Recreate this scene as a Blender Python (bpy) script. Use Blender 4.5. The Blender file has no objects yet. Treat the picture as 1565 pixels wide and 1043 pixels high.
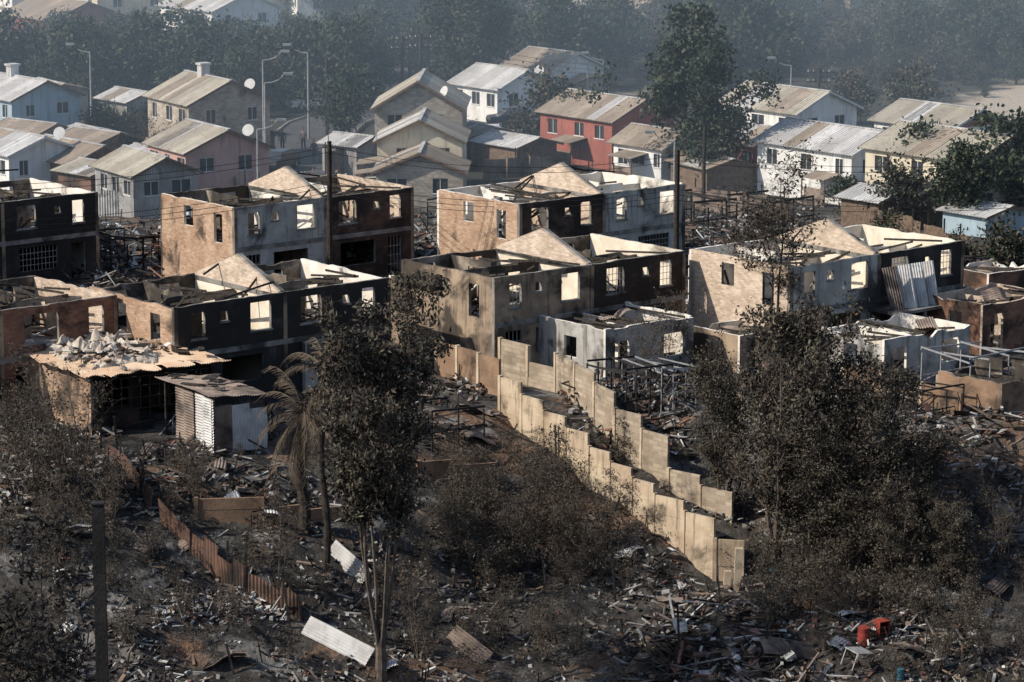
import bpy, math, random
import numpy as np
from mathutils import Vector, Matrix, noise
random.seed(7)
F=4900.0; CAMH=31.1; PITCH=math.radians(11.14)
cP,sP=math.cos(PITCH),math.sin(PITCH)
scene=bpy.context.scene
scene.view_settings.view_transform='Standard'
try: scene.view_settings.look='None'
except: pass
U=random.uniform
# ---------------------------------------------------------------- terrain
EX=[-80,-30,-20,-10,-4,0,8,20,60]; EY=[120,128,131,135,141,144.5,144,141,141]
def sm(a,b,x):
    t=min(1,max(0,(x-a)/(b-a))); return t*t*(3-2*t)
def fbm(x,y,s,o=4):
    return noise.fractal(Vector((x/s,y/s,3.1)),1.0,2.0,o)
def hbase(x,y):
    de=float(np.interp(x,EX,EY)); t=de-y
    if t<0: zf=0.0
    elif t<3: zf=-0.07*t*t
    elif t<13: zf=-(0.63+0.42*(t-3))
    else: zf=-(4.83+0.30*(t-13))
    zb=-1.5*sm(186,214,y)
    if y>290: zb+=0.11*(y-290)*sm(290,360,y)
    zn=29-0.36*y
    return max(zn,zf+zb)
def h(x,y):
    z=hbase(x,y)
    de=float(np.interp(x,EX,EY)); t=de-y
    s4=sm(-1,5,t)
    a=0.08+0.5*sm(0,8,t)
    if y<60: a=.3
    if y>300: a+= 2.5*sm(300,380,y)
    r=z+a*fbm(x,y,7 if y<300 else 40)
    if s4>0: r+=s4*(.24*fbm(x,y,2.6,3)+.16*fbm(x+9,y,.8,3))
    return r
def ray(px,py):
    cx=(px-782.5)/F; cy=-(py-521.5)/F
    return Vector((cx,cP+cy*sP,-sP+cy*cP))
def Zp(px,py,z):
    r=ray(px,py); t=(z-CAMH)/r.z
    return Vector((r.x*t,r.y*t,z))
def G(px,py):
    r=ray(px,py); t=70.0
    while t<900:
        x,y,z=r.x*t,r.y*t,CAMH+r.z*t
        if z<=h(x,y): break
        t+=0.5
    a,b=t-0.5,t
    for _ in range(10):
        m=(a+b)/2
        if CAMH+r.z*m<=h(r.x*m,r.y*m): b=m
        else: a=m
    x,y=r.x*b,r.y*b
    return Vector((x,y,h(x,y)))
TH=math.radians(39.6)
u=Vector((math.cos(TH),math.sin(TH),0)); v=Vector((-math.sin(TH),math.cos(TH),0))
# ---------------------------------------------------------------- materials
def newmat(name):
    m=bpy.data.materials.new(name); m.use_nodes=True
    nt=m.node_tree; b=nt.nodes['Principled BSDF']; return m,nt,b
def mat(name,c1,c2=None,scale=2.0,rough=.9,bump=.25,brick=None,soot=None,sootc=(.022,.020,.018),corr=0,metal=0,third=None,streak=0):
    m,nt,b=newmat(name); N=nt.nodes; Lk=nt.links
    c2=c2 or tuple(x*.6 for x in c1)
    geo=N.new('ShaderNodeNewGeometry'); tc=N.new('ShaderNodeTexCoord')
    def noi(sc,det=6,dist=0,vec=None):
        n=N.new('ShaderNodeTexNoise'); n.inputs['Scale'].default_value=sc; n.inputs['Detail'].default_value=det
        n.inputs['Distortion'].default_value=dist; n.inputs['Roughness'].default_value=.62
        Lk.new(vec or geo.outputs['Position'],n.inputs['Vector']); return n.outputs['Fac']
    def mr(src,a,bb):
        n=N.new('ShaderNodeMapRange'); n.interpolation_type='SMOOTHSTEP'
        n.inputs['From Min'].default_value=a; n.inputs['From Max'].default_value=bb; Lk.new(src,n.inputs['Value']); return n.outputs['Result']
    def mix(f,a,bb,mode='MIX'):
        n=N.new('ShaderNodeMix'); n.data_type='RGBA'; n.blend_type=mode
        if isinstance(f,float): n.inputs[0].default_value=f
        else: Lk.new(f,n.inputs[0])
        for s,k in ((a,6),(bb,7)):
            if isinstance(s,tuple): n.inputs[k].default_value=(*s,1)
            else: Lk.new(s,n.inputs[k])
        return n.outputs[2]
    col=mix(mr(noi(scale),.35,.65),c1,c2)
    if third: col=mix(mr(noi(scale*.37,5,.5),.55,.66),col,third)
    hgt=noi(scale*8,5)
    if brick or corr or streak:
        sep=N.new('ShaderNodeSeparateXYZ'); Lk.new(tc.outputs['Object'],sep.inputs[0])
    if brick:
        cmb=N.new('ShaderNodeCombineXYZ'); Lk.new(sep.outputs['X'],cmb.inputs['X']); Lk.new(sep.outputs['Z'],cmb.inputs['Y'])
        bt=N.new('ShaderNodeTexBrick'); Lk.new(cmb.outputs[0],bt.inputs['Vector'])
        bt.inputs['Scale'].default_value=1.0; bt.inputs['Brick Width'].default_value=brick[0]; bt.inputs['Row Height'].default_value=brick[1]
        bt.inputs['Mortar Size'].default_value=brick[2]; bt.inputs['Color1'].default_value=(1,1,1,1); bt.inputs['Color2'].default_value=(.62,.60,.58,1)
        bt.inputs['Mortar'].default_value=(*brick[3],1)
        col=mix(1.0,col,bt.outputs['Color'],'MULTIPLY')
    if streak:
        mp=N.new('ShaderNodeMapping'); mp.inputs['Scale'].default_value=(3.0,3.0,.35); Lk.new(geo.outputs['Position'],mp.inputs['Vector'])
        col=mix(mr(noi(1.0,6,0,mp.outputs[0]),.5,.72),col,tuple(x*streak for x in c2))
    if corr:
        w=N.new('ShaderNodeMath'); w.operation='MULTIPLY'; w.inputs[1].default_value=corr; Lk.new(sep.outputs['X' if corr>0 else 'Y'],w.inputs[0])
        s=N.new('ShaderNodeMath'); s.operation='SINE'; Lk.new(w.outputs[0],s.inputs[0])
        k=N.new('ShaderNodeMath'); k.operation='MULTIPLY_ADD'; k.inputs[1].default_value=1.2; Lk.new(s.outputs[0],k.inputs[0]); Lk.new(hgt,k.inputs[2]); hgt=k.outputs[0]
        sc=N.new('ShaderNodeMath'); sc.operation='MULTIPLY'; sc.inputs[1].default_value=1.1; Lk.new(sep.outputs['X' if corr>0 else 'Y'],sc.inputs[0])
        fl=N.new('ShaderNodeMath'); fl.operation='FLOOR'; Lk.new(sc.outputs[0],fl.inputs[0])
        wn=N.new('ShaderNodeTexWhiteNoise'); wn.noise_dimensions='1D'; Lk.new(fl.outputs[0],wn.inputs['W'])
        wm=N.new('ShaderNodeMath'); wm.operation='MULTIPLY'; wm.inputs[1].default_value=.5; Lk.new(wn.outputs['Value'],wm.inputs[0])
        col=mix(wm.outputs[0],col,tuple(x*.55 for x in c2))
    if soot is not None:
        t=.68-.42*soot
        f=mr(noi(.42,8,.4),t-.07,t+.08)
        mm0=N.new('ShaderNodeMath'); mm0.operation='MULTIPLY'; mm0.inputs[1].default_value=.86; Lk.new(f,mm0.inputs[0])
        col=mix(mm0.outputs[0],col,sootc)
        f2=mr(noi(1.7,8,.2),.56,.78); mm=N.new('ShaderNodeMath'); mm.operation='MULTIPLY'; mm.inputs[1].default_value=.35+.5*soot; Lk.new(f2,mm.inputs[0])
        col=mix(mm.outputs[0],col,tuple(x*2 for x in sootc))
    Lk.new(col,b.inputs['Base Color']); b.inputs['Roughness'].default_value=rough; b.inputs['Metallic'].default_value=metal
    b.inputs['Specular IOR Level'].default_value=.25
    if bump:
        bn=N.new('ShaderNodeBump'); bn.inputs['Strength'].default_value=bump; bn.inputs['Distance'].default_value=.05
        Lk.new(hgt,bn.inputs['Height']); Lk.new(bn.outputs[0],b.inputs['Normal'])
    return m
BR=(.28,.10,.014,(.75,.72,.68)); BK=(.40,.20,.02,(.7,.7,.7))
M={}
M['black']=mat('charred_black',(.016,.015,.015),(.035,.032,.03),3)
M['char']=mat('char_wood',(.02,.018,.016),(.06,.05,.042),5)
M['white']=mat('interior_cream',(.80,.73,.60),(.66,.56,.43),.8,soot=.14)
M['white2']=mat('interior_white',(.80,.77,.70),(.68,.60,.50),.9,soot=.2)
M['whitebrick']=mat('pale_brick',(.72,.59,.47),(.55,.43,.33),.8,brick=BR,soot=.12)
M['gablebrick']=mat('gable_brick',(.74,.61,.49),(.56,.45,.35),1.1,brick=BR,soot=.06)
M['insoot']=mat('interior_sooty',(.36,.30,.24),(.16,.13,.10),.8,soot=.5)
M['tanbrick']=mat('tan_brick',(.58,.41,.29),(.44,.29,.20),.7,brick=BR,soot=.24)
M['redbrick']=mat('red_brick',(.34,.18,.12),(.23,.125,.085),.8,brick=BR,soot=.38)
M['dkbrick']=mat('burnt_brick',(.17,.105,.08),(.09,.06,.047),.8,brick=BR,soot=.56)
M['greyplaster']=mat('grey_plaster',(.48,.46,.42),(.34,.32,.29),.8,soot=.30,streak=.45)
M['sootplaster']=mat('soot_plaster',(.40,.30,.21),(.22,.165,.12),.6,soot=.42,streak=.45)
M['dkplaster']=mat('dark_plaster',(.08,.072,.066),(.033,.03,.028),.8,soot=.62)
M['concrete']=mat('concrete',(.29,.27,.24),(.16,.15,.135),1.5,soot=.36)
M['panel']=mat('tan_wall_panel',(.56,.45,.32),(.40,.30,.205),.7,soot=.2,streak=.5)
M['block']=mat('block_wall',(.50,.41,.31),(.36,.29,.21),.6,brick=BK,soot=.18)
M['brownpanel']=mat('brown_wall_panel',(.31,.20,.13),(.20,.13,.085),.8,soot=.3)
M['rust']=mat('rusty_sheet',(.20,.085,.045),(.10,.05,.03),1.2,corr=36,bump=.7,soot=.25,rough=.7)
M['zinc']=mat('zinc_sheet',(.50,.50,.49),(.34,.33,.32),.9,corr=36,bump=.7,soot=.12,rough=.6,metal=.15)
M['zincb']=mat('burnt_zinc_sheet',(.34,.29,.25),(.18,.13,.10),.9,corr=36,bump=.6,soot=.3,rough=.7)
M['ash']=mat('ash',(.40,.39,.375),(.24,.23,.215),4)
M['wood']=mat('weathered_wood',(.20,.14,.10),(.11,.08,.06),4)
M['rwood']=mat('red_wood',(.24,.12,.085),(.13,.075,.055),4)
M['shedroof']=mat('shed_roof',(.44,.30,.20),(.52,.40,.29),.6,bump=.3,soot=.12,third=(.34,.18,.11))
M['roofA']=mat('fibre_cement_roof',(.50,.46,.38),(.36,.325,.26),.25,corr=-24,bump=.6,soot=.06,sootc=(.13,.12,.10),streak=.7)
M['roofB']=mat('grey_roof',(.62,.62,.61),(.44,.43,.42),.3,corr=-24,bump=.6,streak=.7)
M['roofC']=mat('brown_roof',(.40,.335,.265),(.28,.23,.18),.3,corr=-24,bump=.6,streak=.7)
M['hwhite']=mat('white_paint',(.80,.80,.78),(.64,.64,.62),.6,streak=.7)
M['hyellow']=mat('cream_paint',(.70,.63,.49),(.58,.51,.39),.6,streak=.7)
M['hred']=mat('red_paint',(.36,.13,.10),(.28,.10,.08),.6,streak=.7)
M['hpink']=mat('pink_paint',(.54,.34,.30),(.44,.28,.25),.6,streak=.7)
M['hblue']=mat('blue_paint',(.36,.46,.52),(.28,.37,.42),.6,streak=.7)
M['hblock']=mat('house_block',(.50,.45,.38),(.39,.34,.28),.6,brick=BK,soot=.1)
M['glass']=mat('window_glass',(.03,.035,.045),(.05,.055,.06),1,rough=.15,bump=0)
M['frame']=mat('window_frame',(.6,.6,.58),(.5,.5,.48),2)
M['asphalt']=mat('asphalt',(.085,.085,.088),(.06,.06,.06),1)
M['steel']=mat('galvanised_steel',(.36,.36,.36),(.26,.26,.26),3,metal=.2,rough=.5)
M['bark']=mat('burnt_bark',(.055,.043,.035),(.025,.021,.018),6)
M['barkg']=mat('grey_bark',(.15,.12,.095),(.075,.06,.048),3)
M['lb1']=mat('scorched_leaf_dark',(.045,.038,.031),(.03,.026,.022),3,bump=0)
M['lb2']=mat('scorched_leaf_brown',(.095,.076,.056),(.065,.052,.04),3,bump=0)
M['lb3']=mat('scorched_leaf_olive',(.12,.112,.078),(.083,.077,.055),3,bump=0)
M['lg1']=mat('leaf_dark_green',(.030,.045,.028),(.024,.034,.023),3,bump=0)
M['lg2']=mat('leaf_green',(.055,.072,.04),(.042,.055,.033),3,bump=0)
M['lg3']=mat('leaf_grey_green',(.10,.11,.075),(.07,.08,.05),3,bump=0)
M['frond']=mat('dry_frond',(.13,.10,.07),(.07,.054,.04),5,bump=0)
M['drum']=mat('red_drum',(.34,.055,.04),(.2,.04,.03),2,rough=.6)
M['teal']=mat('teal_plastic',(.06,.15,.19),(.05,.12,.15),2,rough=.5)
M['car1']=mat('car_paint_dark',(.03,.035,.05),(.025,.03,.04),2,rough=.25,bump=0)
M['car2']=mat('car_paint_white',(.6,.6,.6),(.55,.55,.55),2,rough=.25,bump=0)
M['tyre']=mat('tyre',(.02,.02,.02),(.03,.03,.03),3)
M['zincp']=mat('zinc_plain',(.62,.61,.585),(.44,.42,.40),1,bump=.1,soot=.16,rough=.6)
M['zincr']=mat('zinc_rusty',(.27,.21,.17),(.15,.115,.095),1,bump=.1,soot=.3,rough=.7)
M['rustp']=mat('rust_fence',(.18,.105,.075),(.10,.062,.047),1.0,bump=.2,soot=.3,rough=.8)
M['ashtan']=mat('tan_ash_debris',(.56,.49,.40),(.38,.32,.26),2,bump=.6)
M['paleroad']=mat('pale_road',(.40,.38,.35),(.29,.27,.25),.5)
def groundmat():
    m,nt,b=newmat('burnt_ground'); N=nt.nodes; L=nt.links
    geo=N.new('ShaderNodeNewGeometry')
    def noi(sc,det=8,dist=0.3):
        n=N.new('ShaderNodeTexNoise'); n.inputs['Scale'].default_value=sc; n.inputs['Detail'].default_value=det; n.inputs['Roughness'].default_value=.65
        n.inputs['Distortion'].default_value=dist; L.new(geo.outputs['Position'],n.inputs['Vector']); return n.outputs['Fac']
    def mr(s,a,c):
        n=N.new('ShaderNodeMapRange'); n.interpolation_type='SMOOTHSTEP'; n.inputs['From Min'].default_value=a; n.inputs['From Max'].default_value=c; L.new(s,n.inputs['Value']); return n.outputs['Result']
    def mix(f,a,c):
        n=N.new('ShaderNodeMix'); n.data_type='RGBA'; L.new(f,n.inputs[0])
        for s,k in((a,6),(c,7)):
            if isinstance(s,tuple): n.inputs[k].default_value=(*s,1)
            else: L.new(s,n.inputs[k])
        return n.outputs[2]
    c=mix(mr(noi(.9),.4,.62),(.032,.030,.028),(.082,.073,.064))
    c=mix(mr(noi(.15,7),.54,.63),c,(.19,.12,.08))
    c=mix(mr(noi(.33,9,.8),.53,.66),c,(.21,.20,.185))
    c=mix(mr(noi(1.3,7),.53,.66),c,(.024,.022,.021))
    c=mix(mr(noi(6,5),.59,.71),c,(.29,.27,.24))
    sx=N.new('ShaderNodeSeparateXYZ'); L.new(geo.outputs['Position'],sx.inputs[0])
    far=mix(mr(noi(.05,7),.53,.63),(.06,.06,.052),(.24,.205,.165))
    far=mix(mr(noi(.4,7),.45,.6),far,(.045,.047,.04))
    vd=N.new('ShaderNodeVectorMath'); vd.operation='DISTANCE'; vd.inputs[1].default_value=(50,268,0); L.new(geo.outputs['Position'],vd.inputs[0])
    nn=N.new('ShaderNodeMath'); nn.operation='MULTIPLY_ADD'; nn.inputs[1].default_value=22; L.new(noi(.09,5),nn.inputs[0]); L.new(vd.outputs['Value'],nn.inputs[2])
    far=mix(mr(nn.outputs[0],27,23),far,(.46,.40,.32))
    f=N.new('ShaderNodeMapRange'); f.inputs['From Min'].default_value=190; f.inputs['From Max'].default_value=230; L.new(sx.outputs['Y'],f.inputs['Value'])
    c=mix(f.outputs[0],c,far)
    L.new(c,b.inputs['Base Color']); b.inputs['Roughness'].default_value=.95; b.inputs['Specular IOR Level'].default_value=.15
    bn=N.new('ShaderNodeBump'); bn.inputs['Strength'].default_value=1.0; bn.inputs['Distance'].default_value=.25
    L.new(noi(3,8),bn.inputs['Height']); L.new(bn.outputs[0],b.inputs['Normal'])
    return m
M['ground']=groundmat()
# ---------------------------------------------------------------- mesh helpers
def link(o,parent=None):
    scene.collection.objects.link(o)
    if parent: o.parent=parent
    return o
def empty(name,Mx=None):
    e=bpy.data.objects.new(name,None); e.empty_display_size=.5; link(e)
    if Mx is not None: e.matrix_world=Mx
    return e
class MB:
    def __init__(s): s.v=[];s.f=[];s.m=[]
    def box(s,Mx,sx,sy,sz,mi=0):
        n=len(s.v)
        for dx in(-.5,.5):
            for dy in(-.5,.5):
                for dz in(-.5,.5):
                    s.v.append(tuple(Mx@Vector((dx*sx,dy*sy,dz*sz))))
        for q in((0,1,3,2),(4,6,7,5),(0,4,5,1),(2,3,7,6),(0,2,6,4),(1,5,7,3)):
            s.f.append(tuple(n+i for i in q)); s.m.append(mi)
    def abox(s,x0,x1,y0,y1,z0,z1,mi=0):
        s.box(Matrix.Translation(((x0+x1)/2,(y0+y1)/2,(z0+z1)/2)),x1-x0,y1-y0,z1-z0,mi)
    def beam(s,p,q,w,hh,mi=0):
        p=Vector(p);q=Vector(q);d=q-p;L=d.length
        if L<1e-4:return
        R=d.to_track_quat('X','Z').to_matrix().to_4x4()
        s.box(Matrix.Translation((p+q)/2)@R,L,w,hh,mi)
    def tube(s,pts,rad,n=5,mi=0):
        base=len(s.v); k=len(pts)
        for i,p in enumerate(pts):
            d=(pts[min(i+1,k-1)]-pts[max(i-1,0)])
            d=d.normalized() if d.length>1e-6 else Vector((0,0,1))
            a=d.orthogonal().normalized() if abs(d.z)<.9 else (Vector((1,0,0))-d*d.x).normalized()
            b=d.cross(a)
            for j in range(n):
                an=2*math.pi*j/n
                s.v.append(tuple(p+(a*math.cos(an)+b*math.sin(an))*rad[i]))
        for i in range(k-1):
            for j in range(n):
                j2=(j+1)%n
                s.f.append((base+i*n+j,base+i*n+j2,base+(i+1)*n+j2,base+(i+1)*n+j)); s.m.append(mi)
        s.f.append(tuple(base+(k-1)*n+j for j in range(n))); s.m.append(mi)
    def quad(s,a,b,c,d,mi=0):
        n=len(s.v); s.v+= [tuple(a),tuple(b),tuple(c),tuple(d)]; s.f.append((n,n+1,n+2,n+3)); s.m.append(mi)
    def mesh(s,name,mats,smooth=False):
        me=bpy.data.meshes.new(name); me.from_pydata(s.v,[],s.f)
        for m in mats: me.materials.append(M[m])
        me.polygons.foreach_set('material_index',s.m)
        if smooth: me.polygons.foreach_set('use_smooth',[True]*len(s.f))
        me.update(); return me
    def obj(s,name,mats,parent=None,Mx=None,smooth=False):
        o=bpy.data.objects.new(name,s.mesh(name,mats,smooth)); link(o,parent)
        if Mx is not None: o.matrix_local=Mx
        return o
def frame(o,ax):
    ax=Vector(ax); ax.z=0; ax.normalize(); ay=Vector((-ax.y,ax.x,0))
    m=Matrix.Identity(4)
    for i in range(3): m[i][0]=ax[i]; m[i][1]=ay[i]; m[i][2]=(0,0,1)[i]; m[i][3]=o[i]
    return m
GRID=lambda p,a=0:frame(p,(math.cos(TH+a),math.sin(TH+a),0))
def wall(parent,name,p0,p1,z0,z1,th,holes,mF,mB,prof=None,jag=0.0,step=.4,mE=None):
    p0=Vector((*p0,0));p1=Vector((*p1,0)); L=(p1-p0).length
    xs={0.0,L}
    for a in holes: xs|={max(0,a[0]),min(L,a[1])}
    k=step
    while k<L-.1:
        if all(abs(k-x)>.12 for x in xs): xs.add(k)
        k+=step*(U(.6,1.3) if jag else 1)
    xs=sorted(xs); zs={z0}
    for a in holes: zs|={a[2],a[3]}
    zs=sorted(z for z in zs if z>=z0); st=[0.0]
    def top(x):
        t=z1+(prof(x,L) if prof else 0)
        if not jag: return t
        if random.random()<.30: st[0]=random.choice([0,0,0,.1,.2,.3,.5,.8])*jag*2.2
        return t-st[0]-U(0,.03)
    nj=len(zs)+1; nx=len(xs); V=[];tp=[top(x) for x in xs]
    for y in(0,th):
        for i,x in enumerate(xs):
            for j in range(nj): V.append((x,y,zs[j] if j<nj-1 else max(tp[i],zs[-1]+.03)))
    off=nx*nj; idx=lambda i,j,b:b*off+i*nj+j
    def solid(i,j):
        if i<0 or i>=nx-1 or j<0 or j>=nj-1: return False
        cx=(xs[i]+xs[i+1])/2
        cz=(zs[j]+zs[j+1])/2 if j<nj-2 else zs[-1]+.02
        return not any(a[0]<cx<a[1] and a[2]<cz<a[3] for a in holes)
    Fc=[];Mi=[]
    for i in range(nx-1):
        for j in range(nj-1):
            if not solid(i,j): continue
            Fc.append((idx(i,j,0),idx(i+1,j,0),idx(i+1,j+1,0),idx(i,j+1,0)));Mi.append(0)
            Fc.append((idx(i,j,1),idx(i,j+1,1),idx(i+1,j+1,1),idx(i+1,j,1)));Mi.append(1)
            if not solid(i-1,j): Fc.append((idx(i,j,0),idx(i,j+1,0),idx(i,j+1,1),idx(i,j,1)));Mi.append(2)
            if not solid(i+1,j): Fc.append((idx(i+1,j,0),idx(i+1,j,1),idx(i+1,j+1,1),idx(i+1,j+1,0)));Mi.append(2)
            if not solid(i,j+1): Fc.append((idx(i,j+1,0),idx(i+1,j+1,0),idx(i+1,j+1,1),idx(i,j+1,1)));Mi.append(2)
            if not solid(i,j-1): Fc.append((idx(i,j,0),idx(i,j,1),idx(i+1,j,1),idx(i+1,j,0)));Mi.append(2)
    me=bpy.data.meshes.new(name); me.from_pydata(V,[],Fc)
    for m in(mF,mB,mE or mB): me.materials.append(M[m])
    me.polygons.foreach_set('material_index',Mi); me.update()
    o=bpy.data.objects.new(name,me); link(o,parent); o.matrix_local=frame(p0,(p1-p0)); return o
def sheetmb(mb,Mx,L,Wd,mi=0,amp=.02,bend=0,pitch=.06):
    n=int(Wd/pitch); b=len(mb.v)
    for i in range(n+1):
        y=-Wd/2+Wd*i/n; z=amp*(1 if i%2 else -1)
        for k in range(5):
            x=-L/2+L*k/4; mb.v.append(tuple(Mx@Vector((x,y,z+bend*math.sin(k*1.3)+bend*.4*math.sin(i*.4)))))
    for i in range(n):
        for k in range(4):
            a=b+i*5+k; mb.f.append((a,a+1,a+6,a+5)); mb.m.append(mi)
# ---------------------------------------------------------------- ground sheet
def axis(segs):
    out=[]
    for a,b,s in segs: out+=list(np.arange(a,b,s))
    out.append(segs[-1][1]); return out
gx=axis([(-1500,-200,100),(-200,-60,10),(-60,-26,2),(-26,26,.33),(26,60,2),(60,200,10),(200,1500,100)])
gy=axis([(-60,0,10),(0,100,3),(100,112,1),(112,150,.33),(150,215,1.2),(215,320,4),(320,480,8),(480,1000,40),(1000,3000,200)])
V=[(x,y,h(x,y)) for y in gy for x in gx]; nx=len(gx)
Fc=[(j*nx+i,j*nx+i+1,(j+1)*nx+i+1,(j+1)*nx+i) for j in range(len(gy)-1) for i in range(nx-1)]
me=bpy.data.meshes.new('ground'); me.from_pydata(V,[],Fc); me.materials.append(M['ground'])
me.polygons.foreach_set('use_smooth',[True]*len(Fc)); me.update(); link(bpy.data.objects.new('ground',me))
# ---------------------------------------------------------------- burnt terrace houses
UN=6.13; DP=7.17; T=.16
def bars(mb,x0,x1,z0,z1,y=.06):
    n=max(2,int((x1-x0)/.22))
    for i in range(n+1):
        x=x0+(x1-x0)*i/n; mb.abox(x-.012,x+.012,y-.01,y+.01,z0,z1)
    for k in range(1,4):
        z=z0+(z1-z0)*k/4; mb.abox(x0,x1,y-.013,y+.007,z-.012,z+.012)
def terrace(Apx,Apy,units,left,right,party,back,inter,ztop=4.8,jl=.06):
    P=Zp(Apx,Apy,ztop); P.z=0
    e=empty('burnt_terrace_house',GRID(P)); zb=-2.2; L=UN*len(units)
    rb=MB()
    for k,(mf,pat) in enumerate(units):
        x0=k*UN; hs=[]
        if pat==0: hs=[(.95,1.7,3.2,4.4),(2.55,2.95,3.85,4.3),(4.2,5.35,3.2,4.5)]
        if pat==1: hs=[(.9,2.1,3.2,4.45),(3.3,3.7,3.85,4.25),(4.45,5.2,3.2,4.45)]
        if pat==2: hs=[(1.2,3.0,3.1,4.4),(4.6,5.4,3.2,4.4)]
        g=[(.7,1.7,0.05,2.1),(2.6,4.9,.9,2.1)] if pat!=1 else [(1.0,3.4,.8,2.1),(4.3,5.2,0.05,2.1)]
        wall(e,'facade',(x0,0),(x0+UN,0),zb,ztop,T,hs+g,mf,inter,jag=.03,mE='concrete')
        for a in hs+g[:2]:
            if random.random()<.4 and a[1]-a[0]>.6: bars(rb,x0+a[0],x0+a[1],a[2],a[3])
        for a in hs: rb.abox(x0+a[0]-.08,x0+a[1]+.08,-.05,-.002,a[2]-.09,a[2]-.003,1)
    rb.abox(.02,L-.02,-.045,-.002,2.36,2.6,1)
    for k in range(len(units)+1):
        x=min(max(k*UN,.11),L-.11); rb.abox(x-.1,x+.1,-.035,-.003,zb,ztop-.1,5)
    wall(e,'end_wall_left',(0,DP-T),(0,T),zb,ztop,T,[(2.2,3.1,3.3,4.4),(5.1,5.9,2.7,4.3)],left[0],left[1],jag=jl)
    wall(e,'end_wall_right',(L,T),(L,DP-T),zb,ztop,T,[],right[0],right[1],jag=.05)
    wall(e,'back_wall',(L,DP),(0,DP),zb,ztop-.05,T,[(1.2,2.3,3.2,4.4),(4.4,5.2,3.2,4.4),(7.2,8.4,3.2,4.4),(10.2,11.3,3.2,4.4)][:2*len(units)],back,inter,jag=.08)
    yl=DP-2*T-.02
    rise=lambda x,Lw:.03+1.28*(1-abs(x-Lw/2)/(Lw/2))
    for k in range(1,len(units)):
        wall(e,'party_wall',(k*UN-T/2,T+.01),(k*UN-T/2,DP-T-.01),zb,ztop-.32,T,[],party[0],party[1])
        wall(e,'party_beam',(k*UN-T/2-.015,T+.01),(k*UN-T/2-.015,DP-T-.01),ztop-.32,ztop-.12,T+.03,[],'concrete','concrete')
        wall(e,'party_gable',(k*UN-T/2,T+.01),(k*UN-T/2,DP-T-.01),ztop-.12,ztop-.02,T,[],'insoot','gablebrick',prof=rise,step=yl/16)
        for s in (0,1):
            ya,yb=(T,DP/2) if s==0 else (DP-T,DP/2)
            rb.beam((k*UN,ya,ztop+.0),(k*UN,yb,ztop+1.31),T+.05,.07,1)
    for k in range(len(units)):
        x0=k*UN+T; x1=(k+1)*UN-T*1.1; ym=3.7+U(-.3,.3)
        wall(e,'partition',(x0,ym),(x1,ym),2.4,ztop-U(.2,.5),.1,[(1.1,1.9,2.41,4.1),(3.8,4.6,2.41,4.1)],inter,inter,jag=.12)
        xm=x0+2.9
        wall(e,'partition',(xm,ym+.11),(xm,DP-T-.02),2.4,ztop-.1,.1,[(1.0,1.8,2.41,4.3)],'insoot',random.choice([inter,'white2']),jag=.1)
    for k in range(len(units)):
        rb.abox(k*UN+T+.02,(k+1)*UN-T-.02,T+.02,DP-T-.02,2.25,2.4,1)
        for _ in range(26):
            a=Vector((k*UN+U(.4,5.6),U(.4,6.6),2.45+U(0,.5))); b=a+Vector((U(-1.8,1.8),U(-1.8,1.8),U(-.1,.9)))
            b.x=min(max(b.x,k*UN+.3),k*UN+5.8); b.y=min(max(b.y,.3),6.8)
            rb.beam(a,b,U(.05,.12),U(.03,.1),random.choice([2,2,3,4]))
    for _ in range(8*len(units)):
        x=U(.4,L-.4); rb.beam((x,U(.1,3),ztop-U(0,.1)),(x+U(-.5,.5),U(3.5,6.9),ztop+U(-1.8,.1)),.06,.1,2)
    for k in range(len(units)-1):
        for _ in range(4):
            y=U(.8,DP-.8); zz=ztop+1.2*(1-abs(y-DP/2)/(DP/2)); xe=(k+1)*UN+random.choice([-1,1])*U(1,3.5)
            rb.beam(((k+1)*UN,y,zz+.05),(xe,y+U(-.3,.3),zz-U(.1,1.6)),.05,.09,2)
    rb.obj('bars_slabs_beams',['steel','concrete','char','rust','ash','sootplaster'],e)
    return e
terrace(755,425,[('sootplaster',0),('dkbrick',1)],('sootplaster','insoot'),('dkbrick','white'),('insoot','white'),'dkbrick','insoot')
terrace(265,470,[('dkplaster',0),('dkplaster',1)],('tanbrick','insoot'),('dkbrick','white2'),('insoot','white'),'dkbrick','insoot')
terrace(-187,500,[('dkbrick',0),('redbrick',2)],('tanbrick','insoot'),('dkbrick','whitebrick'),('insoot','white2'),'dkbrick','insoot')
terrace(357,318,[('greyplaster',0),('dkbrick',1)],('tanbrick','white'),('dkbrick','whitebrick'),('insoot','white2'),'dkbrick','insoot')
terrace(793,312,[('dkbrick',1),('greyplaster',0)],('tanbrick','white2'),('dkbrick','white2'),('insoot','whitebrick'),'dkbrick','white2')
terrace(-150,326,[('dkplaster',0),('dkplaster',1)],('tanbrick','white2'),('dkplaster','white2'),('insoot','white'),'dkbrick','insoot')
e7=terrace(1208,408,[('greyplaster',0),('dkplaster',1)],('whitebrick','insoot'),('dkbrick','white'),('insoot','white'),'dkbrick','white2')
mb=MB(); mb.abox(5.4,9.6,-1.9,-.06,2.0,2.14,1)
for x in(5.5,7.5,9.4): mb.abox(x,x+.15,-1.85,-1.7,-1,1.998,1)
for x,tw,m_ in((6.2,.25,2),(7.1,.5,0),(7.9,.45,0),(8.7,.6,0)):
    sheetmb(mb,Matrix.Translation((x,-.95,3.1))@Matrix.Rotation(math.pi/2-tw*.6,4,'Z')@Matrix.Rotation(-1.2,4,'Y')@Matrix.Rotation(-tw,4,'X'),2.3,.75,m_,.022,.03)
mb.obj('canopy_with_leaning_sheets',['zincp','concrete','zincr'],e7)
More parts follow.
